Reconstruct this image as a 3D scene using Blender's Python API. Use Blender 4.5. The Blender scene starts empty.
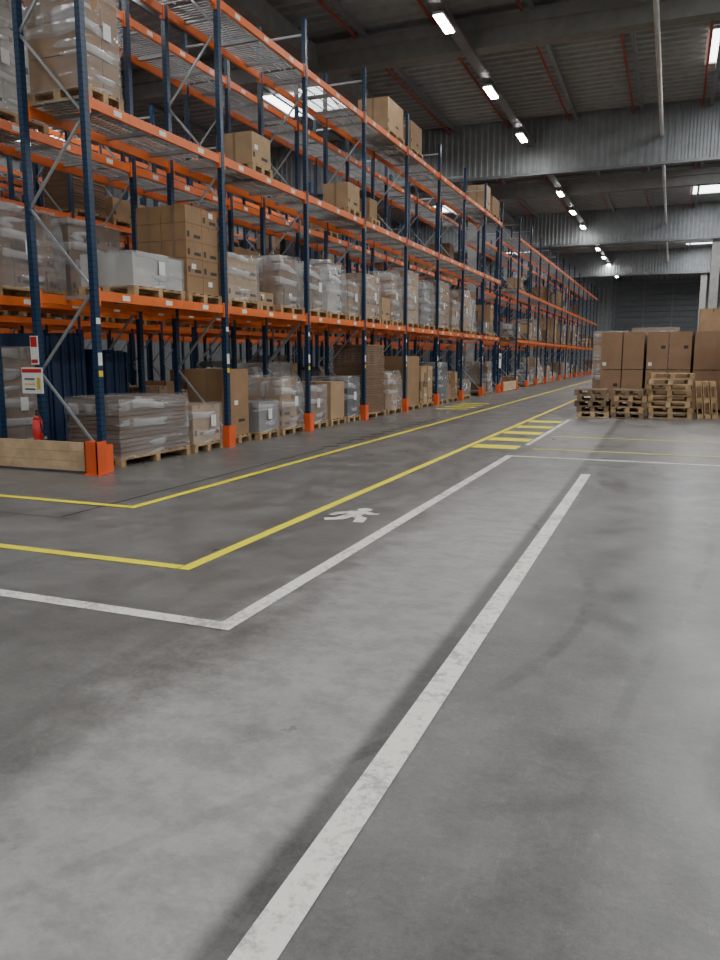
import bpy, math, random
from mathutils import Vector, Matrix
random.seed(23)
sc = bpy.context.scene

# ------------------------------------------------------------ materials
def new_mat(name):
    m = bpy.data.materials.new(name); m.use_nodes = True
    nt = m.node_tree
    b = nt.nodes.get("Principled BSDF")
    return m, nt, b

def N(nt, t, **kw):
    n = nt.nodes.new(t)
    for k, v in kw.items():
        setattr(n, k, v)
    return n

def simple(name, col, rough=0.5, metal=0.0, var=0.12, scale=3.0, bump=0.0):
    m, nt, b = new_mat(name)
    tc = N(nt, "ShaderNodeTexCoord")
    nz = N(nt, "ShaderNodeTexNoise"); nz.inputs["Scale"].default_value = scale
    nz.inputs["Detail"].default_value = 5
    nt.links.new(tc.outputs["Object"], nz.inputs["Vector"])
    cr = N(nt, "ShaderNodeValToRGB")
    cr.color_ramp.elements[0].position = 0.3; cr.color_ramp.elements[1].position = 0.7
    cr.color_ramp.elements[0].color = tuple(c*(1-var) for c in col)+(1,)
    cr.color_ramp.elements[1].color = tuple(min(1, c*(1+var)) for c in col)+(1,)
    nt.links.new(nz.outputs["Fac"], cr.inputs["Fac"])
    nt.links.new(cr.outputs["Color"], b.inputs["Base Color"])
    b.inputs["Roughness"].default_value = rough
    b.inputs["Metallic"].default_value = metal
    if bump:
        bp = N(nt, "ShaderNodeBump"); bp.inputs["Strength"].default_value = bump
        nt.links.new(nz.outputs["Fac"], bp.inputs["Height"])
        nt.links.new(bp.outputs["Normal"], b.inputs["Normal"])
    return m

def emis(name, col, s):
    m = bpy.data.materials.new(name); m.use_nodes = True
    nt = m.node_tree; nt.nodes.clear()
    e = N(nt, "ShaderNodeEmission"); o = N(nt, "ShaderNodeOutputMaterial")
    e.inputs[0].default_value = col+(1,); e.inputs[1].default_value = s
    nt.links.new(e.outputs[0], o.inputs[0]); return m

M_ORANGE = simple("rack_orange_paint", (0.82, 0.165, 0.022), 0.4)
M_ORGUARD = simple("guard_orange", (0.80, 0.12, 0.025), 0.5)
M_GALV = simple("galvanised_steel", (0.42, 0.44, 0.45), 0.4, 0.6)
M_DECK = simple("deck_steel", (0.48, 0.48, 0.48), 0.4, 0.5)
M_CONC = simple("concrete_structure", (0.20, 0.20, 0.19), 0.8)
M_CONCL = simple("concrete_column", (0.36, 0.35, 0.33), 0.8)
M_WOOD = simple("pallet_wood", (0.40, 0.26, 0.13), 0.7, 0, 0.4, 6)
M_WOODL = simple("barrier_timber", (0.64, 0.45, 0.27), 0.6, 0, 0.2, 5)
M_CART = [simple("carton_a", (0.32, 0.19, 0.095), 0.75), simple("carton_b", (0.22, 0.135, 0.08), 0.75),
          simple("carton_c", (0.43, 0.285, 0.16), 0.75)]
M_TAPE = simple("packing_tape", (0.26, 0.17, 0.10), 0.3)
M_LABEL = simple("paper_label", (0.8, 0.8, 0.78), 0.6, 0, 0.02)
M_INK = simple("black_print", (0.03, 0.03, 0.03), 0.6)
M_GREYG = simple("grey_goods", (0.20, 0.20, 0.20), 0.5)
M_DARKG = simple("dark_goods", (0.04, 0.045, 0.06), 0.5)
M_BLUEG = simple("navy_goods", (0.018, 0.04, 0.10), 0.5)
M_WHITEG = simple("pale_goods", (0.48, 0.47, 0.44), 0.5)
M_BROWNG = simple("brown_board_goods", (0.15, 0.085, 0.05), 0.6)
M_REDP = simple("sprinkler_red", (0.30, 0.05, 0.03), 0.5)
M_WHITEP = simple("pipe_white", (0.6, 0.6, 0.58), 0.5)
M_TRAY = simple("tray_steel", (0.20, 0.21, 0.22), 0.5, 0.4)
M_YEL = simple("yellow_sign", (0.8, 0.55, 0.03), 0.5)
M_RED = simple("red_sign", (0.6, 0.02, 0.02), 0.4)

def blue_mat():
    m, nt, b = new_mat("rack_blue_paint")
    tc = N(nt, "ShaderNodeTexCoord"); sep = N(nt, "ShaderNodeSeparateXYZ")
    nt.links.new(tc.outputs["Object"], sep.inputs[0])
    mod = N(nt, "ShaderNodeMath", operation='PINGPONG'); mod.inputs[1].default_value = 0.0375
    nt.links.new(sep.outputs["Z"], mod.inputs[0])
    lt = N(nt, "ShaderNodeMath", operation='GREATER_THAN'); lt.inputs[1].default_value = 0.028
    nt.links.new(mod.outputs[0], lt.inputs[0])
    mix = N(nt, "ShaderNodeMix", data_type='RGBA')
    mix.inputs["A"].default_value = (0.009, 0.038, 0.095, 1)
    mix.inputs["B"].default_value = (0.004, 0.017, 0.04, 1)
    nt.links.new(lt.outputs[0], mix.inputs["Factor"])
    nt.links.new(mix.outputs["Result"], b.inputs["Base Color"])
    b.inputs["Roughness"].default_value = 0.35
    return m
M_BLUE = blue_mat()

def film_mat():
    m, nt, b = new_mat("stretch_film")
    L = nt.links.new
    tc = N(nt, "ShaderNodeTexCoord")
    def nz_(sc3, scale, rot=(0, 0, 0), dist=0.5, det=2):
        mp = N(nt, "ShaderNodeMapping"); mp.inputs["Scale"].default_value = sc3
        mp.inputs["Rotation"].default_value = rot
        L(tc.outputs["Object"], mp.inputs[0])
        nz = N(nt, "ShaderNodeTexNoise"); nz.inputs["Scale"].default_value = scale; nz.inputs["Detail"].default_value = det
        nz.inputs["Distortion"].default_value = dist
        L(mp.outputs[0], nz.inputs["Vector"]); return nz.outputs["Fac"]
    def mth(op, x, y):
        n = N(nt, "ShaderNodeMath", operation=op)
        for i, v in enumerate((x, y)):
            if isinstance(v, (int, float)): n.inputs[i].default_value = v
            else: L(v, n.inputs[i])
        return n.outputs[0]
    def mr(x, a, bb, c, d):
        n = N(nt, "ShaderNodeMapRange"); n.interpolation_type = 'SMOOTHSTEP'
        for i, v in enumerate((a, bb, c, d)): n.inputs[i+1].default_value = v
        L(x, n.inputs[0]); return n.outputs[0]
    base = nz_((.5, .5, 1.6), 1.3)
    fold = nz_((.35, .35, 2.6), 1.6, (0.25, 0.2, 0), .3)
    vert = nz_((2.2, 2.2, .3), 1.5, (0.15, -0.15, 0), .3)
    f = mth('MULTIPLY', mr(fold, .52, .58, 0, 1), mr(vert, .4, .6, .2, 1))
    fac = mth('ADD', mr(base, .35, .65, .08, .28), mth('MULTIPLY', f, .40))
    b.inputs["Base Color"].default_value = (0.70, 0.71, 0.72, 1); b.inputs["Roughness"].default_value = 0.12
    h = mth('ADD', fold, mth('MULTIPLY', vert, .7))
    bp = N(nt, "ShaderNodeBump"); bp.inputs["Strength"].default_value = 1.0; bp.inputs["Distance"].default_value = 0.15
    L(h, bp.inputs["Height"]); L(bp.outputs[0], b.inputs["Normal"])
    tr = N(nt, "ShaderNodeBsdfTransparent"); mx = N(nt, "ShaderNodeMixShader")
    L(fac, mx.inputs[0]); L(tr.outputs[0], mx.inputs[1]); L(b.outputs[0], mx.inputs[2])
    L(mx.outputs[0], nt.nodes["Material Output"].inputs[0])
    return m
M_FILM = film_mat()

def floor_mat():
    m, nt, b = new_mat("polished_concrete_floor")
    L = nt.links.new
    tc = N(nt, "ShaderNodeTexCoord"); O = tc.outputs["Object"]
    def noise(scale, det=6, rough=0.6, sc3=(1, 1, 1), rot=0.0, dist=0.0, off=0):
        mp = N(nt, "ShaderNodeMapping"); mp.inputs["Scale"].default_value = sc3
        mp.inputs["Rotation"].default_value = (0, 0, rot); mp.inputs["Location"].default_value = (off, off*1.7, 0)
        L(O, mp.inputs[0])
        n = N(nt, "ShaderNodeTexNoise"); n.inputs["Scale"].default_value = scale
        n.inputs["Detail"].default_value = det; n.inputs["Roughness"].default_value = rough
        n.inputs["Distortion"].default_value = dist
        L(mp.outputs[0], n.inputs["Vector"]); return n.outputs["Fac"]
    def mr(x, a, bb, c, d, smooth=True):
        n = N(nt, "ShaderNodeMapRange"); n.interpolation_type = 'SMOOTHSTEP' if smooth else 'LINEAR'
        for i, v in enumerate((a, bb, c, d)): n.inputs[i+1].default_value = v
        L(x, n.inputs[0]); return n.outputs[0]
    def mth(op, x, y=0):
        n = N(nt, "ShaderNodeMath", operation=op)
        for i, v in enumerate((x, y)):
            if isinstance(v, (int, float)): n.inputs[i].default_value = v
            else: L(v, n.inputs[i])
        return n.outputs[0]
    big = noise(0.45, 10, 0.62, (1, 1, 1), 0.2)
    med = noise(1.7, 12, 0.72, (1, 1, 1), 0, 0.2, 3)
    med2 = noise(4.5, 10, 0.75, (1, 1.2, 1), 0, 0.1, 7)
    fine = noise(40, 6, 0.75)
    spk = noise(120, 2, 0.5)
    sep = N(nt, "ShaderNodeSeparateXYZ"); L(O, sep.inputs[0]); X = sep.outputs[0]; Y = sep.outputs[1]
    # the long line is very slightly skewed: distance to it
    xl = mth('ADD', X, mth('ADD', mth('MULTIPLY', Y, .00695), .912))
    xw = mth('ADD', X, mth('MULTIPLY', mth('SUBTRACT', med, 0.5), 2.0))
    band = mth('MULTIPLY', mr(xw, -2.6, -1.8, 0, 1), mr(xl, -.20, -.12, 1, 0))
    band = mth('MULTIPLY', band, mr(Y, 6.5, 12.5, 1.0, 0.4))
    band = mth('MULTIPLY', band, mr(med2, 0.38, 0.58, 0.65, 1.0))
    edge = mth('MULTIPLY', mr(xl, -.18, -.12, 0, 1), mr(xl, -.05, .02, 1, 0))
    v = mth('MULTIPLY', mr(big, 0.35, 0.65, -0.5, 0.5), 0.05)
    v = mth('ADD', v, mth('MULTIPLY', mr(med, 0.35, 0.65, -0.5, 0.5), 0.05))
    v = mth('ADD', v, mth('MULTIPLY', mr(med2, 0.35, 0.65, -0.5, 0.5), 0.03))
    v = mth('ADD', v, mth('MULTIPLY', mth('SUBTRACT', fine, 0.5), 0.12))
    v = mth('ADD', v, mth('MULTIPLY', mth('SUBTRACT', spk, 0.5), 0.06))
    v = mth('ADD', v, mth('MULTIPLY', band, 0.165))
    v = mth('SUBTRACT', v, mth('MULTIPLY', edge, 0.055))
    blot = mth('MULTIPLY', mr(big, .5, .62, 0, 1), mr(med, .48, .58, 0, 1))
    v = mth('SUBTRACT', v, mth('MULTIPLY', blot, .02))
    for (x0, a, k, ph, w_, s) in ((-2.9, .5, .35, .4, .07, .04), (-2.05, .5, .35, .5, .06, .035), (.6, .8, .25, 2.0, .09, .03),
                                  (1.7, .8, .25, 2.1, .09, .03), (-4.2, .4, .3, 1.0, .1, .035), (.1, .3, .6, .3, .03, .03),
                                  (-1.6, 1.2, .5, 2.3, .035, .05)):
        tr = mth('ADD', X, mth('MULTIPLY', mth('SINE', mth('ADD', mth('MULTIPLY', Y, k), ph)), a))
        dd = mth('ABSOLUTE', mth('SUBTRACT', tr, x0))
        v = mth('SUBTRACT', v, mth('MULTIPLY', mth('MULTIPLY', mr(dd, w_*.6, w_*1.6, 1, 0), mr(med, .42, .6, 0, 1)), s))
    for (rot, off) in ((.5, 2), (-.7, 6), (1.3, 11)):
        sc_ = noise(1.2, 1, .4, (14, .35, 1), rot, .3, off)
        ln = mr(mth('ABSOLUTE', mth('SUBTRACT', sc_, .5)), 0, .006, 1, 0)
        v = mth('ADD', v, mth('MULTIPLY', mth('MULTIPLY', ln, mr(med2, .5, .6, 0, 1)), .04))
    v = mth('MAXIMUM', mth('ADD', v, 0.150), 0.045)
    comb = N(nt, "ShaderNodeCombineColor")
    L(v, comb.inputs[0]); L(mth('MULTIPLY', v, 0.975), comb.inputs[1]); L(mth('MULTIPLY', v, 0.93), comb.inputs[2])
    L(comb.outputs[0], b.inputs["Base Color"])
    L(mr(med, 0.3, 0.7, 0.27, 0.46), b.inputs["Roughness"])
    bp = N(nt, "ShaderNodeBump"); bp.inputs["Strength"].default_value = 0.04; L(fine, bp.inputs["Height"])
    L(bp.outputs[0], b.inputs["Normal"])
    return m
M_FLOOR = floor_mat()

def paint_mat(name, col, worn=0.45):
    m, nt, b = new_mat(name)
    L = nt.links.new
    tc = N(nt, "ShaderNodeTexCoord")
    def nz_(s, d, r):
        nz = N(nt, "ShaderNodeTexNoise"); nz.inputs["Scale"].default_value = s; nz.inputs["Detail"].default_value = d
        nz.inputs["Roughness"].default_value = r; L(tc.outputs["Object"], nz.inputs["Vector"]); return nz.outputs["Fac"]
    a = nz_(18, 8, .8); c = nz_(2.2, 4, .6)
    ad = N(nt, "ShaderNodeMath", operation='ADD'); L(a, ad.inputs[0])
    ml = N(nt, "ShaderNodeMath", operation='MULTIPLY_ADD'); L(c, ml.inputs[0]); ml.inputs[1].default_value = .6; ml.inputs[2].default_value = -.3
    L(ml.outputs[0], ad.inputs[1])
    cr = N(nt, "ShaderNodeValToRGB")
    cr.color_ramp.elements[0].position = worn-0.12; cr.color_ramp.elements[1].position = worn+0.02
    cr.color_ramp.elements[0].color = tuple(0.4*c_+0.09 for c_ in col)+(1,)
    cr.color_ramp.elements[1].color = col+(1,)
    L(ad.outputs[0], cr.inputs[0]); L(cr.outputs[0], b.inputs["Base Color"])
    b.inputs["Roughness"].default_value = 0.5
    return m
P_WHITE = paint_mat("floor_paint_white", (0.82, 0.80, 0.73), 0.49)
P_YEL = paint_mat("floor_paint_yellow", (0.95, 0.84, 0.01), 0.38)
M_JOINT = simple("joint_filler", (0.02, 0.02, 0.02), 0.6)
M_CLAD = simple("corrugated_cladding", (0.25, 0.27, 0.28), 0.5, 0.2)
M_ROOF = simple("roof_deck", (0.30, 0.31, 0.305), 0.6, 0.1)
M_WALL = simple("wall_panel", (0.26, 0.275, 0.28), 0.6)
M_SHUT = simple("shutter_steel", (0.12, 0.13, 0.14), 0.5)
M_LED = emis("led_lens", (1.0, 0.985, 0.95), 82)
M_SKY = emis("skylight_diffuser", (0.94, 0.97, 1.0), 7)

# ------------------------------------------------------------ mesh builder
class MB:
    def __init__(s): s.v = []; s.f = []; s.m = []; s.mats = []; s.sm = []
    def mi(s, mat):
        if mat not in s.mats: s.mats.append(mat)
        return s.mats.index(mat)
    def quad(s, pts, mat, smooth=False):
        n = len(s.v); s.v += [tuple(p) for p in pts]; s.f.append(tuple(range(n, n+len(pts)))); s.m.append(s.mi(mat)); s.sm.append(smooth)
    def grid(s, P, mat):
        n = len(s.v); r = len(P); c = len(P[0])
        for row in P: s.v += [tuple(p) for p in row]
        mi = s.mi(mat)
        for i in range(r-1):
            for j in range(c-1):
                s.f.append((n+i*c+j, n+i*c+j+1, n+(i+1)*c+j+1, n+(i+1)*c+j)); s.m.append(mi); s.sm.append(True)
    def box(s, x0, x1, y0, y1, z0, z1, mat, M=None):
        p = [Vector((x, y, z)) for z in (z0, z1) for y in (y0, y1) for x in (x0, x1)]
        if M is not None: p = [M @ q for q in p]
        n = len(s.v); s.v += [tuple(q) for q in p]
        for f in ((0, 2, 3, 1), (4, 5, 7, 6), (0, 1, 5, 4), (2, 6, 7, 3), (0, 4, 6, 2), (1, 3, 7, 5)):
            s.f.append(tuple(n+i for i in f)); s.m.append(s.mi(mat)); s.sm.append(False)
    def bar(s, a, b, w, mat, h=None):
        a = Vector(a); b = Vector(b); d = b-a; L = d.length
        q = d.to_track_quat('Z', 'Y').to_matrix().to_4x4()
        h = h or w
        s.box(-w/2, w/2, -h/2, h/2, 0, L, mat, Matrix.Translation(a) @ q)
    def cyl(s, a, b, r, mat, n=10, r2=None):
        a = Vector(a); b = Vector(b); d = b-a; r2 = r if r2 is None else r2
        q = Matrix.Translation(a) @ d.to_track_quat('Z', 'Y').to_matrix().to_4x4(); L = d.length
        k = len(s.v)
        for z, rr in ((0, r), (L, r2)):
            for i in range(n):
                t = 2*math.pi*i/n; s.v.append(tuple(q @ Vector((rr*math.cos(t), rr*math.sin(t), z))))
        mi = s.mi(mat)
        for i in range(n):
            j = (i+1) % n; s.f.append((k+i, k+j, k+n+j, k+n+i)); s.m.append(mi); s.sm.append(True)
        s.f.append(tuple(k+i for i in reversed(range(n)))); s.m.append(mi); s.sm.append(False)
        s.f.append(tuple(k+n+i for i in range(n))); s.m.append(mi); s.sm.append(False)
    def obj(s, name, loc=(0, 0, 0), rot=0, parent=None):
        me = bpy.data.meshes.new(name); me.from_pydata(s.v, [], s.f)
        for mt in s.mats: me.materials.append(mt)
        me.polygons.foreach_set("material_index", s.m); me.polygons.foreach_set("use_smooth", s.sm); me.update()
        o = bpy.data.objects.new(name, me); o.location = loc; o.rotation_euler = (0, 0, rot)
        sc.collection.objects.link(o)
        if parent: o.parent = parent
        return o

# ------------------------------------------------------------ room shell
XL, XR, YB, YF, H = -34.0, 22.0, -12.0, 92.0, 11.0
b = MB(); b.box(XL, XR, YB, YF, -0.3, 0, M_FLOOR); b.obj("floor")
b = MB()
y = YB; pts = []
while y < YF:
    pts += [(y, H), (y+0.16, H), (y+0.22, H+0.1), (y+0.38, H+0.1)]; y += 0.44
for i in range(len(pts)-1):
    (ya, za), (yb, zb) = pts[i], pts[i+1]
    b.quad([(XL, ya, za), (XR, ya, za), (XR, yb, zb), (XL, yb, zb)], M_ROOF)
b.box(XL, XR, YB, YF, H+0.12, H+0.35, M_ROOF)
ceil = b.obj("ceiling")

def corr(mb, a0, a1, c, z0, z1, mat, pitch=0.3, dep=0.06):
    x = a0; P = []
    while x < a1:
        P += [(x, 0), (x+pitch*.35, 0), (x+pitch*.5, dep), (x+pitch*.85, dep)]; x += pitch
    P.append((a1, 0))
    for i in range(len(P)-1):
        (p, d), (q, e) = P[i], P[i+1]
        mb.quad([(p, c-d, z0), (q, c-e, z0), (q, c-e, z1), (p, c-d, z1)], mat)
b = MB(); b.box(XL, XR, YF, YF+.3, 0, H+.3, M_WALL); corr(b, XL, XR, YF-0.02, 0, H, M_WALL, 0.5); b.obj("wall_far")
b = MB(); b.box(XL-.3, XL, YB, YF, 0, H+.3, M_WALL); b.obj("wall_left")
b = MB(); b.box(XR, XR+.3, YB, YF, 0, H+.3, M_WALL); b.obj("wall_right")
b = MB(); b.box(XL, XR, YB-.3, YB, 0, H+.3, M_WALL); b.obj("wall_back")
b = MB()
for k in range(16):
    b.box(-6.2, 2.6, YF-.20, YF-.12, k*0.6, k*0.6+0.56, M_SHUT)
for x in (-6.35, -3.3, -0.4, 2.6):
    b.box(x, x+.16, YF-.26, YF-.1, 0, 9.7, M_TRAY)
b.box(-6.4, 2.8, YF-.28, YF-.1, 9.6, 9.9, M_TRAY)
b.obj("door_1")

for k, ys in enumerate((32.8, 53.6, 74.4)):
    b = MB(); corr(b, XL, XR, ys, 8.9, 10.98, M_CLAD, 0.25, 0.03)
    b.box(XL, XR, ys+0.01, ys+0.05, 8.9, 10.98, M_CLAD); b.box(XL, XR, ys-0.1, ys+0.1, 8.82, 8.92, M_TRAY)
    b.obj("smoke_curtain")
ybeams = [-8.8, 1.6, 12.0, 22.6, 33.3, 43.2, 54.1, 64.0, 74.9, 84.5]
b = MB()
for yb_ in ybeams:
    b.box(XL, XR, yb_-.22, yb_+.22, 10.0, 10.55, M_CONC)
    b.box(XL, XR, yb_-.35, yb_+.35, 10.45, 10.72, M_CONC)
b.obj("ceiling_cross_beam")
b = MB()
for x in (-29.0, -10.6, 2.9, 17.0):
    b.box(x-.25, x+.25, YB, YF, 10.15, 10.72, M_CONC)
b.obj("ceiling_long_beam")
b = MB()
x = XL+1.2
while x < XR:
    b.box(x-.06, x+.06, YB+.01, YF-.03, 10.72, 10.84, M_TRAY); b.box(x-.01, x+.01, YB+.01, YF-.03, 10.84, 10.9, M_TRAY); x += 2.4
b.obj("ceiling_purlin")
for x, ys in ((-10.6, (43.2, 64.0, 84.5)), (2.15, (-8.8, 12.0, 33.3, 54.1, 74.9))):
    for yb_ in ys:
        b = MB(); b.box(x-.25, x+.25, yb_-.25, yb_+.25, 0, 10.0, M_CONCL)
        b.box(x-.38, x+.38, yb_-.3, yb_+.3, 9.6, 9.98, M_CONCL)
        b.obj("concrete_column")
b = MB()
for x in (-11.5, -9.1, -6.7, -4.3, -1.9, 0.5, 5.3, 7.7):
    b.cyl((x, YB+.3, 10.77), (x, YF-.3, 10.77), 0.04, M_REDP, 8)
    y = YB+2
    while y < YF: 
        b.cyl((x, y, 10.77), (x, y, 10.86), 0.02, M_REDP, 6); y += 3
b.obj("sprinkler_pipe")
b = MB(); b.cyl((-0.85, YB+.3, 9.9), (-0.85, YF-.5, 9.9), 0.07, M_WHITEP, 10)
b.obj("ceiling_water_pipe")
for x in (-5.75, 5.5, 13.0):
    b = MB(); b.box(x-.15, x+.15, YB+.3, YF-.5, 9.93, 9.96, M_TRAY)
    b.box(x-.16, x-.14, YB+.3, YF-.5, 9.93, 10.0, M_TRAY); b.box(x+.14, x+.16, YB+.3, YF-.5, 9.93, 10.0, M_TRAY)
    b.obj("cable_tray")
lum = MB()
lum.box(-.13, .13, -.58, .58, 0.03, 0.10, M_WHITEP); lum.box(-.11, .11, -.55, .55, 0.0, 0.03, M_LED)
lum.box(-.02, .02, -.4, -.36, .1, .2, M_TRAY); lum.box(-.02, .02, .36, .4, .1, .2, M_TRAY)
first = None
for x in (-5.75, 5.5, 13.0):
    y = 19.9-5.4*5
    while y < 90:
        if first is None:
            first = lum.obj("led_luminaire", (x, y, 9.73))
        else:
            o = bpy.data.objects.new("led_luminaire", first.data); o.location = (x, y, 9.73); sc.collection.objects.link(o)
        y += 5.4
for x, en in ((-26, 140), (-13.2, 210), (1.75, 400), (12.5, 400)):
    for j in range(9):
        y = 27.4+10.8*(j-3)
        if y > 90 or y < YB+2: continue
        b = MB(); b.box(-1.25, 1.25, -1.4, 1.4, 0, .02, M_SKY)
        for s in (-1, 1):
            b.box(s*1.3-.05, s*1.3+.05, -1.5, 1.5, -.04, .02, M_WHITEP); b.box(-1.3, 1.3, s*1.45-.05, s*1.45+.05, -.04, .02, M_WHITEP)
        b.obj("skylight", (x, y, 10.96))
        ld = bpy.data.lights.new("skylight_daylight", 'AREA'); ld.shape = 'RECTANGLE'; ld.size = 2.4; ld.size_y = 2.7
        ld.energy = en; ld.color = (0.985, 0.995, 1.0)
        lo = bpy.data.objects.new("skylight_daylight", ld); lo.location = (x, y, 10.90); sc.collection.objects.link(lo)

# ------------------------------------------------------------ racks
BAY = 3.25; LV = (2.44, 4.88, 7.32); TOP = 8.2
def rack(name, xf, depth, y0, nb, decks=(1, 2), detailed=True):
    """xf: face towards +X ; rack extends to xf-depth"""
    b = MB(); xr = xf-depth
    for i in range(nb+1):
        y = y0+i*BAY; w = 0.047; top = TOP+random.choice((0, 0, 0.15))
        for x in (xf, xr):
            s = 1 if x == xf else -1
            xa, xb_ = (x-.08, x) if s > 0 else (x, x+.08)
            b.box(xa, xb_, y-w, y+w, 0.01, top, M_BLUE)
            b.box(xa-.03, xb_+.03, y-w-.03, y+w+.03, 0, 0.012, M_BLUE)
        if xf > -8:
            b.box(xf, xf+.003, y-.04, y+.04, 1.45, 1.62, M_LABEL)
            b.box(xf, xf+.003, y-.04, y+.04, 1.30, 1.38, M_YEL)
            b.box(xf, xf+.003, y-.04, y+.04, 2.0, 2.08, M_LABEL)
        z = 0.25; k = 0
        b.box(xr+.08, xf-.08, y-.02, y+.02, .2, .24, M_GALV)
        while z < top-1.1:
            a, c = ((xf-.05), (xr+.05)) if k % 2 == 0 else ((xr+.05), (xf-.05))
            b.bar((a, y, z), (c, y, z+1.1), .03, M_GALV); z += 1.1; k += 1
        b.box(xr+.08, xf-.08, y-.02, y+.02, top-.3, top-.26, M_GALV)
    for lv, z in enumerate(LV):
        for i in range(nb):
            ya = y0+i*BAY+.048; yb_ = y0+(i+1)*BAY-.048
            for x in (xf-.02, xr+.02):
                xa, xb_ = (x-.05, x+.0)
                if x < xf-.5: xa, xb_ = x, x+.05
                b.box(xa, xb_, ya, yb_, z-.13, z, M_ORANGE)
                for yy in (ya, yb_-.04):
                    b.box(xa-.005, xb_+.012, yy, yy+.04, z-.2, z+.04, M_ORANGE)
            if detailed:
                for q in range(3):
                    yl = ya+.5+q*1.0
                    b.box(xf-.022, xf-.017, yl, yl+.16, z-.1, z-.03, M_LABEL)
            for q in range(3):
                yy = ya+(q+.5)*(yb_-ya)/3
                b.box(xr+.07, xf-.07, yy-.03, yy+.03, z-.06, z-.005, M_GALV)
            if lv in decks:
                yy = ya+.03
                while yy < yb_-.03:
                    b.box(xr+.02, xf-.03, yy, yy+.03, z+.001, z+.012, M_DECK); yy += .085 if detailed else 0.16
                for xx in (xf-.3, xf-.55, xf-.8):
                    b.box(xx-.012, xx+.012, ya, yb_, z-.012, z+.001, M_DECK)
    return b.obj(name)

def guards(xf, y0, nb, name="rack_upright_guard"):
    b = MB()
    for i in range(nb+1):
        y = y0+i*BAY
        b.box(xf+.035, xf+.05, y-.095, y+.095, 0, .38, M_ORGUARD)
        b.box(xf-.1, xf+.05, y-.107, y-.095, 0, .38, M_ORGUARD)
        b.box(xf-.1, xf+.05, y+.095, y+.107, 0, .38, M_ORGUARD)
    b.obj(name)

Y1, NB1 = 8.4, 8
Y2, NB2 = 38.6, 13
D = 1.1
rows = [-7.15, -8.95, -13.25, -15.05, -19.3, -21.1]
for i, xf in enumerate(rows):
    det = i < 2
    rack("pallet_rack", xf, D, Y1, NB1, (1, 2), det)
    rack("pallet_rack", xf, D, Y2, NB2, (1, 2) if i < 2 else (), False)
guards(-7.15, Y1, NB1); guards(-7.15, Y2, NB2)

# ------------------------------------------------------------ goods
def pallet(b, cx, cy, z, w, d, M=None, mat=None):
    """w along y, d along x"""
    mt = mat or M_WOOD
    x0, x1, y0, y1 = cx-d/2, cx+d/2, cy-w/2, cy+w/2
    n = 3
    for i in range(n):
        yy = y0+.0+(w-.1)*i/(n-1)
        b.box(x0, x1, yy, yy+.1, z, z+.022, mt, M)
        for j in range(3):
            xx = x0+(d-.12)*j/2
            b.box(xx, xx+.12, yy, yy+.1, z+.022, z+.10, mt, M)
    for j in range(3):
        xx = x0+(d-.12)*j/2
        b.box(xx, xx+.12, y0, y1, z+.10, z+.122, mt, M)
    m = max(5, int(w/.17))
    for i in range(m):
        yy = y0+(w-.11)*i/(m-1)
        b.box(x0, x1, yy, yy+.11, z+.122, z+.144, mt, M)

def carton(b, x0, x1, y0, y1, z0, z1, mat=None, label=True):
    mat = mat or random.choice(M_CART)
    b.box(x0, x1, y0, y1, z0, z1, mat)
    yc = (y0+y1)/2; xc = (x0+x1)/2
    b.box(x0-.002, x1+.002, yc-.03, yc+.03, z1-.06, z1+.002, M_TAPE)
    b.box(xc-.03, xc+.03, y0-.002, y0, z0, z1, M_TAPE)
    if label and (y1-y0) > .3 and random.random() < .2:
        a = y0+(y1-y0)*random.uniform(.1, .5); z = z0+(z1-z0)*random.uniform(.3, .6)
        b.box(x1, x1+.003, a, a+.12, z, z+.08, M_LABEL)
    if label and random.random() < .6:
        a = y0+(y1-y0)*.5; z = z0+(z1-z0)*.2
        b.box(x1, x1+.003, a, a+min(.22, (y1-y0)*.4), z, z+.05, M_INK)
        b.box(x1, x1+.003, y0+.04, y0+.1, z, z+.09, M_INK)

def film(b, x0, x1, y0, y1, z0, z1, taper=0.0):
    nx, ny, nz = 5, 6, 8
    rnd = random.Random(random.random())
    cache = {}
    cx, cy = (x0+x1)/2, (y0+y1)/2
    tx, ty = taper*rnd.uniform(.5, 1), taper*rnd.uniform(.5, 1)
    def P(x, y, z):
        k = (round(x, 3), round(y, 3), round(z, 3))
        if k not in cache:
            j = .012; t = (z-z0)/(z1-z0)
            s = max(0, (t-.55)/.45)
            xx = cx+(x-cx)*(1-tx*s*s); yy = cy+(y-cy)*(1-ty*s*s)
            dz = -taper*.3*rnd.random()*(t > .95)
            cache[k] = (xx+(-abs(rnd.gauss(0, j)) if x > cx else abs(rnd.gauss(0, j))), yy+rnd.uniform(-j, j)*.6, z+rnd.uniform(-j, j)*.6+dz)
        return cache[k]
    X = [x0+(x1-x0)*i/nx for i in range(nx+1)]; Y = [y0+(y1-y0)*i/ny for i in range(ny+1)]; Z = [z0+(z1-z0)*i/nz for i in range(nz+1)]
    b.grid([[P(x1, yy, zz) for yy in Y] for zz in Z], M_FILM)
    b.grid([[P(xx, y0, zz) for xx in X] for zz in Z], M_FILM)
    b.grid([[P(xx, y1, zz) for xx in reversed(X)] for zz in Z], M_FILM)
    b.grid([[P(xx, yy, z1) for xx in X] for yy in Y], M_FILM)

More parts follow.
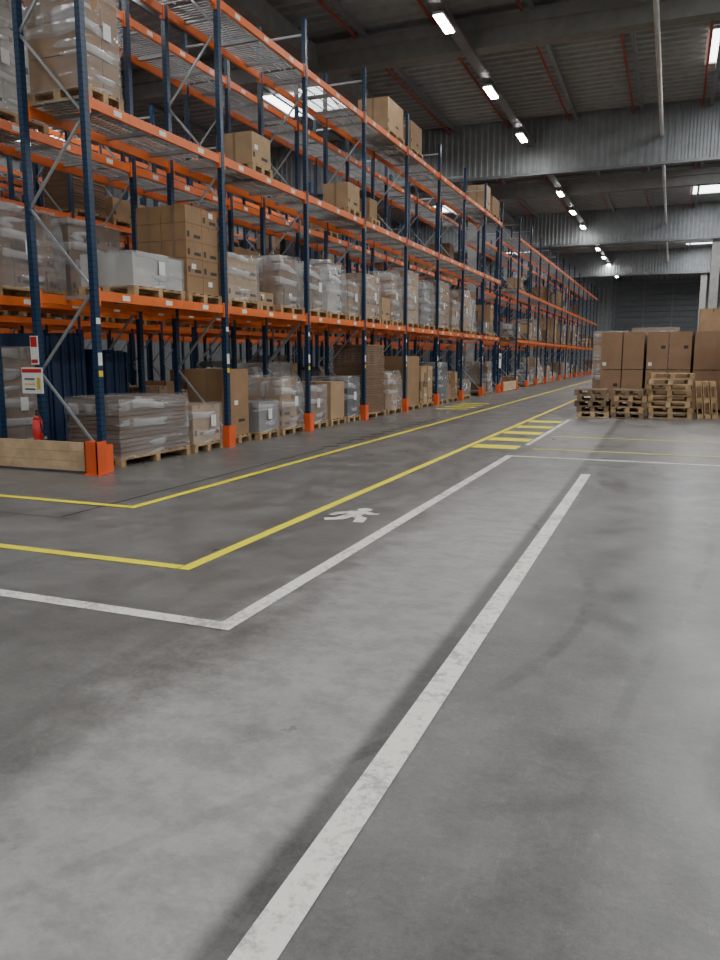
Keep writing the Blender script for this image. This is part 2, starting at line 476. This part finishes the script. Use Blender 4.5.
def load(b, xf, y0, y1, z, h, kind, depth=1.0, mat=None):
    x0 = xf-depth; w = y1-y0
    z += .002
    pallet(b, (x0+xf)/2, (y0+y1)/2, z, w, depth)
    zb = z+.146; zt = z+h
    e = .03
    if kind in ('cartons', 'wrapped', 'mixed', 'wcartons'):
        ny = max(1, round(w/random.choice((.4, .55)))); nx = 2; nz = max(1, round((zt-zb)/random.choice((.28, .38, .5))))
        mt = mat or (None if kind == 'mixed' else random.choice(M_CART))
        for i in range(ny):
            for k in range(nz):
                if kind == 'mixed' and k == nz-1 and random.random() < .45: continue
                for j in range(nx):
                    ya = y0+e+(w-2*e)*i/ny; yb_ = y0+e+(w-2*e)*(i+1)/ny-.008
                    xa = x0+e+(depth-2*e)*j/nx; xb_ = x0+e+(depth-2*e)*(j+1)/nx-.008
                    za = zb+(zt-zb)*k/nz; zc = zb+(zt-zb)*(k+1)/nz-.006
                    carton(b, xa, xb_, ya, yb_, za, zc, mt)
    elif kind == 'box':
        carton(b, x0+e, xf-e, y0+e, y1-e, zb, zt, mat)
    elif kind in ('flat', 'boards'):
        n = max(3, int((zt-zb)/.06)); m_ = mat or M_CART[1]
        for k in range(n):
            j = random.uniform(0, .02)
            za = zb+(zt-zb)*k/n
            b.box(x0+e+j, xf-e-j, y0+e+j, y1-e-j, za, za+(zt-zb)/n-.012, m_)
    elif kind in ('loose', 'irregular'):
        e2 = e if kind == 'loose' else .1
        yy = y0+e2
        while yy < y1-.25:
            ww = min(random.uniform(.25, .6), y1-e2-yy); zz = zb; full = zt-(.05 if kind == 'irregular' else 0)
            while zz < full-.15:
                hh = min(random.uniform(.2, .6), full-zz); dd = random.uniform(.5, .85)*depth
                carton(b, xf-e2-dd, xf-e2-random.uniform(0, .05), yy, yy+ww-.01, zz, zz+hh-.005, mat); zz += hh
                if random.random() < (.3 if kind == 'loose' else .12): break
            yy += ww
    elif kind == 'panels':
        yy = y0+e
        while yy < y1-.08:
            t = random.uniform(.05, .1)
            b.box(x0+e, xf-e-random.uniform(0, .1), yy, yy+t-.012, zb, zt-random.uniform(0, .08), mat or M_BLUEG); yy += t
    elif kind == 'grey':
        nz = max(1, int((zt-zb)/.35)); m_ = mat or M_GREYG
        for k in range(nz):
            za = zb+(zt-zb)*k/nz
            b.box(x0+e, xf-e, y0+e, (y0+y1)/2-.006, za, za+(zt-zb)/nz-.012, m_)
            b.box(x0+e, xf-e, (y0+y1)/2+.006, y1-e, za, za+(zt-zb)/nz-.012, m_)
    if kind in ('wrapped', 'flat', 'grey', 'irregular', 'wcartons'):
        film(b, x0, xf, y0, y1, z+.1, zt+.015, .22 if kind == 'irregular' else 0.0)
        if random.random() < .7:
            a = y0+w*random.uniform(.3, .6); zz = zb+(zt-zb)*.4
            b.box(xf+.002, xf+.004, a, a+.15, zz, zz+.2, M_LABEL)

def put(name, *a, **k):
    b = MB(); load(b, *a, **k)
    xs = [v[0] for v in b.v]; ys = [v[1] for v in b.v]; zs = [v[2] for v in b.v]
    c = ((min(xs)+max(xs))/2, (min(ys)+max(ys))/2, min(zs))
    b.v = [(v[0]-c[0], v[1]-c[1], v[2]-c[2]) for v in b.v]
    return b.obj(name, c)

F = -7.2
G = .013
W_ = "shrink_wrapped_pallet"; C_ = "carton_pallet"
manual = [
 ("shrink_wrapped_timber_pallet", F, 8.8, 10.5, 0, .98, 'flat', 1.0, M_BROWNG),
 (W_, F, 10.62, 11.5, 0, .78, 'wrapped', 1.0, M_CART[2]),
 (C_, F-.1, 11.85, 12.65, 0, 1.35, 'box', 0.9, M_CART[0]),
 (W_, F, 12.8, 13.6, 0, .72, 'grey', 0.9, M_GREYG),
 (C_, F, 13.75, 14.75, 0, 1.2, 'irregular', 1.0, None),
 (W_, F, 15.05, 15.95, 0, .95, 'wrapped', 1.0, None),
 (C_, F, 16.15, 17.0, 0, 1.0, 'box', 0.9, M_CART[2]),
 (W_, F, 17.15, 17.95, 0, 1.1, 'grey', 1.0, M_DARKG),
 (C_, F, 18.4, 19.8, 0, 1.9, 'boards', 1.0, M_CART[1]),
 (W_, F, 20.0, 21.2, 0, 1.2, 'irregular', 1.0, None),
 (C_, F, 21.7, 22.9, 0, 1.6, 'box', 1.0, M_CART[0]),
 (C_, F, 23.1, 24.4, 0, 1.3, 'loose', 1.0, None),
 (W_, F, 24.9, 26.1, 0, 1.4, 'grey', 1.0, M_DARKG),
 (C_, F, 26.2, 27.6, 0, 1.1, 'loose', 1.0, None),
 # level 1
 (W_, F, 9.25, 10.5, LV[0], .62, 'grey', 1.0, M_WHITEG),
 (C_, F, 10.6, 11.58, LV[0], 1.5, 'cartons', 1.0, M_CART[0]),
 (W_, F, 11.8, 12.9, LV[0], .9, 'wrapped', 1.0, M_CART[2]),
 (C_, F-.1, 13.1, 13.7, LV[0], .35, 'box', .9, None),
 (W_, F, 13.75, 14.8, LV[0], 1.15, 'irregular', 1.0, M_CART[1]),
 (W_, F, 15.0, 16.0, LV[0], 1.1, 'irregular', 1.0, M_CART[1]),
 (W_, F, 16.1, 17.1, LV[0], 1.3, 'irregular', 1.0, M_WHITEG),
 (W_, F, 17.2, 17.95, LV[0], .9, 'wrapped', 1.0, None),
 (W_, F, 18.3, 19.4, LV[0], 1.2, 'wrapped', 1.0, None),
 (C_, F, 19.5, 20.2, LV[0], .7, 'box', 1.0, M_CART[2]),
 (W_, F, 20.3, 21.2, LV[0], 1.5, 'irregular', 1.0, M_CART[0]),
 (W_, F, 21.6, 22.7, LV[0], 1.6, 'grey', 1.0, M_CART[2]),
 (W_, F, 23.2, 24.4, LV[0], 1.5, 'irregular', 1.0, M_GREYG),
 (W_, F, 24.8, 26.2, LV[0], 1.6, 'wrapped', 1.0, None),
 # level 2
 (W_, F, 8.48, 9.2, LV[1]+G, 1.8, 'grey', 1.0, M_CART[0]),
 (C_, F, 12.75, 13.5, LV[1]+G, .68, 'box', .8, M_CART[2]),
 (C_, F, 17.2, 17.98, LV[1]+G, .7, 'box', .7, M_CART[2]),
 (C_, F, 18.7, 19.3, LV[1]+G, .65, 'loose', .8, None),
 # level 3
 (C_, F, 19.9, 21.2, LV[2]+G, .92, 'box', .9, M_CART[2]),
 (C_, F, 21.8, 22.9, LV[2]+G, .85, 'box', .8, M_CART[0]),
 (C_, F, 31.3, 32.2, LV[2]+G, 1.0, 'box', .8, M_CART[2]),
 (C_, F, 32.6, 34.0, LV[2]+G, .8, 'box', .8, M_CART[0]),
 # row behind
 ("panel_pallet", -9.0, 9.35, 10.4, 0, 1.95, 'panels', 1.0, M_BLUEG),
 ("panel_pallet", -9.0, 10.5, 11.5, 0, 1.7, 'panels', 1.0, M_BLUEG),
 (W_, -9.0, 8.5, 9.25, 0, 1.7, 'grey', 1.0, M_CART[1]),
 (W_, -9.0, 8.5, 9.9, LV[0], 1.35, 'irregular', 1.0, M_CART[1]),
 (W_, -9.0, 10.0, 11.3, LV[0], 1.3, 'wrapped', 1.0, M_CART[1]),
 (W_, -9.0, 8.5, 9.7, LV[1]+G, 1.7, 'wrapped', 1.0, M_WHITEG),
]
for (nm, xf, y0, y1, z, h, kind, dep, mt) in manual:
    put(nm, xf, y0, y1, z, h, kind, dep, mt)

def fill(xf, y0, nb, start, probs, name, film_ok=True):
    b = MB()
    for i in range(nb):
        for lv in range(4):
            z = 0 if lv == 0 else LV[lv-1]+.013
            ys = y0+i*BAY+.12
            while ys < y0+(i+1)*BAY-.9:
                w = random.choice((.8, 1.0, 1.2, 1.4))
                if ys+w > y0+(i+1)*BAY-.08: break
                if ys > start[lv] and random.random() < probs[lv]:
                    kinds = ['cartons', 'box', 'mixed', 'boards', 'loose', 'loose'] + (['wrapped', 'grey', 'flat', 'wrapped', 'irregular', 'irregular', 'irregular'] if film_ok else ['dk', 'dk'])
                    k = random.choice(kinds)
                    mt = None
                    if k == 'grey': mt = random.choice((M_GREYG, M_WHITEG, M_CART[1], M_CART[2], M_DARKG))
                    if k == 'irregular': mt = random.choice((None, None, M_WHITEG, M_CART[2]))
                    if k == 'dk': k = 'boards'; mt = random.choice((M_DARKG, M_GREYG))
                    load(b, xf-.05, ys, ys+w, z, random.uniform(.45, 1.7), k, 1.0, mt)
                ys += w+random.uniform(.05, .2)
    if b.v: b.obj(name)
fill(-7.15, Y1, NB1, (27.7, 26.4, 19.5, 99), (.85, .9, .06, 0), "pallet_goods")
fill(-7.15, Y2, NB2, (0, 0, 0, 0), (.6, .5, .10, .0), "pallet_goods")
fill(-8.95, Y1, NB1, (11.5, 11.3, 10, 0), (.75, .7, .12, .0), "pallet_goods", True)
for xf in rows[2:4]:
    fill(xf, Y1, NB1, (0, 0, 0, 0), (.7, .55, .25, .0), "pallet_goods", False)

# rack-end timber barrier
b = MB()
for k in range(3):
    b.box(-13.0, -7.26, 8.12, 8.16, .04+k*.130, .167+k*.130, M_WOODL)
for x in (-10.1, -12.9):
    b.box(x-.06, x+.06, 8.165, 8.24, 0, .45, M_ORGUARD)
b.obj("timber_rack_barrier")
b = MB()
b.box(-7.20, -7.185, 8.06, 8.26, 0, .45, M_ORGUARD); b.box(-7.20, -7.0, 8.06, 8.075, 0, .45, M_ORGUARD)
b.box(-7.015, -7.0, 8.06, 8.26, 0, .45, M_ORGUARD)
b.box(-7.24, -6.97, 8.04, 8.28, 0, .012, M_ORGUARD)
b.obj("corner_guard_post")
b = MB()
for k in range(3):
    b.box(-7.1, -7.05, 34.75, 38.2, .05+k*.14, .18+k*.14, M_WOODL)
for y in (34.8, 38.2): b.box(-7.12, -7.0, y-.06, y+.06, 0, .5, M_ORGUARD)
b.obj("timber_rack_barrier")

# signs on end frame
b = MB(); b.box(-8.45, -8.08, 8.30, 8.315, 1.06, 1.42, M_LABEL)
b.box(-8.44, -8.09, 8.297, 8.30, 1.35, 1.40, M_RED)
for k in range(3): b.box(-8.40, -8.22, 8.297, 8.30, 1.11+k*.07, 1.13+k*.07, M_YEL if k == 1 else M_INK)
b.box(-8.18, -8.12, 8.297, 8.30, 1.12, 1.28, M_YEL)
b.obj("load_notice_sign")
b = MB(); b.box(-8.26, -8.13, 8.30, 8.315, 1.46, 1.85, M_LABEL); b.box(-8.25, -8.14, 8.297, 8.30, 1.7, 1.84, M_RED)
b.box(-8.25, -8.14, 8.297, 8.30, 1.48, 1.53, M_RED); b.obj("fire_safety_sign")
b = MB(); b.box(-7.125, -7.12, 34.25, 34.7, 1.1, 1.75, M_LABEL); b.box(-7.12, -7.115, 34.3, 34.6, 1.5, 1.65, M_BLUEG); b.obj("aisle_sign")
b = MB(); cx, cy = -8.16, 8.24
b.cyl((cx, cy, .38), (cx, cy, .78), .065, M_RED, 16); b.cyl((cx, cy, .78), (cx, cy, .84), .065, M_RED, 16, .03)
b.cyl((cx, cy, .84), (cx, cy, .89), .025, M_INK, 10); b.bar((cx-.02, cy, .9), (cx+.12, cy, .93), .02, M_INK)
b.cyl((cx+.03, cy, .87), (cx+.1, cy-.02, .6), .012, M_INK, 6); b.box(cx-.05, cx+.05, cy+.06, cy+.11, .5, .54, M_GALV)
b.v = [(v[0], v[1], v[2]-.08) for v in b.v]
b.obj("fire_extinguisher")

# ------------------------------------------------------------ right side: cartons and pallets
M_WD = [M_WOOD, simple("pallet_wood_light", (.5, .36, .2), .7, 0, .3, 5), simple("pallet_wood_dark", (.22, .15, .09), .8, 0, .3, 5)]
def pstack(name, cx, cy, n, w, d, rot=0.0, mats=(0, 1, 2)):
    b = MB()
    for k in range(n):
        M = Matrix.Rotation(random.uniform(-.09, .09), 4, 'Z')
        M.translation = Vector((random.uniform(-.05, .05), random.uniform(-.04, .04), 0))
        pallet(b, 0, 0, k*.1455, w, d, M, M_WD[random.choice(mats)])
    return b.obj(name, (cx, cy, 0), rot)
pstack("wooden_pallet_stack", -1.92, 21.6, 5, 1.2, .8)
pstack("wooden_pallet_stack", -0.98, 21.7, 5, 1.2, .8, 0, (0, 2, 2))
pstack("wooden_pallet_stack", -0.0, 21.8, 8, .8, 1.05, 0, (0, 0, 1))
b = MB()
for k in range(3):
    M = Matrix.Translation((0.84+k*.17, 21.9, 0)) @ Matrix.Rotation(math.radians(-97), 4, 'Y')
    pallet(b, .5, 0, 0, .8, .95, M)
mz = min(v[2] for v in b.v); b.v = [(v[0], v[1], v[2]-mz) for v in b.v]
b.obj("leaning_wooden_pallet")

M_CF = simple("carton_kraft", (0.29, 0.175, 0.10), .75)
def carton_front(b, x0, x1, y0, y1, z0, z1, mat=None):
    mat = mat or M_CART[0]
    b.box(x0, x1, y0, y1, z0, z1, mat); xc = (x0+x1)/2; zc = z0+.55*(z1-z0)
    b.box(xc-.03, xc+.03, y0-.002, y0, z1-.12, z1, M_TAPE); b.box(xc-.03, xc+.03, y0, y1, z1, z1+.002, M_TAPE)
    if random.random() < .6: b.box(x1-.2, x1-.08, y0-.003, y0, zc, zc+.09, M_INK)
    if random.random() < .4: b.box(x0+.05, x0+.15, y0-.003, y0, z0+.1, z0+.2, M_LABEL)
def cstack(name, x0, y0, nxs, wx, dy, h1, layers, mat=None):
    b = MB(); W = nxs*wx
    pallet(b, W/2, dy/2, 0, dy, W)
    for L_ in range(layers):
        z = .146+L_*(h1+.02)
        for i in range(nxs):
            j = random.uniform(0, .03)
            carton_front(b, i*wx+.014, (i+1)*wx-.014, 0.02+j, dy-.05+j, z, z+h1, mat)
    return b.obj(name, (x0, y0, 0))
for r in range(3):
    for c, (xx, n, w) in enumerate(((-1.95, 2, .6), (-.7, 2, .6), (.55, 1, .95))):
        cstack("carton_stack", xx, 23.7+r*1.25, n, w, 1.15, 1.06, 2, M_CF)
cstack("carton_stack", 1.4, 22.2, 1, 1.1, 1.15, 1.10, 2, M_CART[0])
cstack("carton_stack", 1.6, 23.7, 2, .6, 1.15, 1.08, 2, M_CART[0])
cstack("carton_stack", .75, 27.6, 2, .8, 1.2, .98, 3, M_CART[2])
cstack("carton_stack", 2.9, 24.0, 2, .6, 1.15, 1.08, 2, M_CART[0])
put(W_, .2, 29.4, 30.6, 0, 2.6, 'grey', 1.6, M_CART[0])
put(W_, -1.5, 29.4, 30.6, 0, 2.5, 'wrapped', 1.2, M_CART[0])

# ------------------------------------------------------------ floor markings
T = .004
def hl(name, segs, mat, w=.11, z=T, ext=True):
    b = MB()
    for (x0, y0, x1, y1) in segs:
        d = Vector((x1-x0, y1-y0, 0)); n = Vector((-d.y, d.x, 0)).normalized()*w/2
        e = d.normalized()*(w/2 if ext else 0)
        a = Vector((x0, y0, z))-e; c = Vector((x1, y1, z))+e
        b.quad([a-n, c-n, c+n, a+n], mat)
    return b.obj(name)
hl("floor_line_white", [(-2.33, 3.69, -2.33, 12.2)], P_WHITE, .11)
hl("floor_line_white", [(-20, 3.69, -2.44, 3.69)], P_WHITE, .11)
hl("floor_line_white", [(-2.22, 12.2, 15, 12.2)], P_WHITE, .10)
hl("floor_line_white", [(-.87, -6, -.985, 10.55)], P_WHITE, .12)
hl("floor_line_yellow", [(-3.27, 4.67, -3.27, 80)], P_YEL, .10)
hl("floor_line_yellow", [(-20, 4.67, -3.38, 4.67)], P_YEL, .10)
hl("floor_line_yellow", [(-5.16, 6.45, -5.16, 80)], P_YEL, .10)
hl("floor_line_yellow", [(-20, 6.45, -5.27, 6.45)], P_YEL, .10)
hl("floor_line_yellow", [(-2.1, 13.3, 15, 13.3)], P_YEL, .07)
hl("floor_line_yellow", [(-2.1, 15.6, 15, 15.6)], P_YEL, .07)
hl("floor_line_white", [(-2.33, 13.9, -2.33, 20)], P_WHITE, .08)
hl("crosswalk_marking", [(-3.19, y, -2.40, y) for y in (13.4, 14.7, 16.1, 17.6, 19.2)], P_YEL, .55, T, False)
hl("crosswalk_marking", [(-6.7, y, -5.7, y) for y in (23.0, 24.0, 25.0, 26.0)], P_YEL, .3, T, False)
hl("floor_hatch_marking", [(-5.62, 12.2+k*.6, -5.42, 12.5+k*.6) for k in range(12)], M_JOINT, .10, T, False)
hl("floor_joint", [(-20, 5.75, -5.4, 5.75), (-20, -1.5, 15, -1.5)], M_JOINT, .012, .002)
hl("floor_joint", [(-5.5, 5.8, -5.5, 12.0)], M_JOINT, .03, .002)
def poly(b, pts, c, s, rot, mat, z):
    ca, sa = math.cos(rot), math.sin(rot)
    b.quad([(c[0]+s*(p[0]*ca-p[1]*sa), c[1]+s*(p[0]*sa+p[1]*ca), z) for p in pts], mat)
b = MB(); c = (-2.86, 6.93); s = .60; rot = math.radians(10)
head = [(.10+.13*math.cos(t*math.pi/6), .48+.13*math.sin(t*math.pi/6)) for t in range(12)]
PP = [head,
 [(-.14, -.08), (.13, -.08), (.19, .34), (-.09, .34)],
 [(-.13, -.0), (.05, -.07), (-.09, -.36), (-.25, -.26)], [(-.09, -.36), (-.25, -.24), (-.42, -.30), (-.36, -.48)],
 [(-.04, -.02), (.12, -.02), (.28, -.2), (.10, -.28)], [(.10, -.26), (.28, -.2), (.28, -.54), (.11, -.54)],
 [(-.08, .34), (-.04, .18), (-.22, .05), (-.32, .19)], [(-.32, .19), (-.19, .11), (-.30, -.09), (-.42, -.03)],
 [(.15, .34), (.10, .18), (.28, .03), (.36, .16)], [(.32, .18), (.26, .05), (.40, .07), (.42, .2)]]
for i_, P_ in enumerate(PP): poly(b, P_, c, s, rot, P_WHITE, T+i_*.0002)
b.obj("pedestrian_floor_symbol")

# ------------------------------------------------------------ world + camera
w = bpy.data.worlds.new("world"); sc.world = w; w.use_nodes = True
w.node_tree.nodes["Background"].inputs[0].default_value = (.6, .7, .8, 1)
w.node_tree.nodes["Background"].inputs[1].default_value = .3
cam = bpy.data.cameras.new("camera"); co = bpy.data.objects.new("camera", cam); sc.collection.objects.link(co)
co.location = (0, 0, 1.55)
co.rotation_euler = (math.radians(90-9.04), 0, math.radians(21.9))
cam.sensor_fit = 'VERTICAL'; cam.sensor_height = 36; cam.lens = 36*767/960
cam.clip_start = .05; cam.clip_end = 300
sc.camera = co
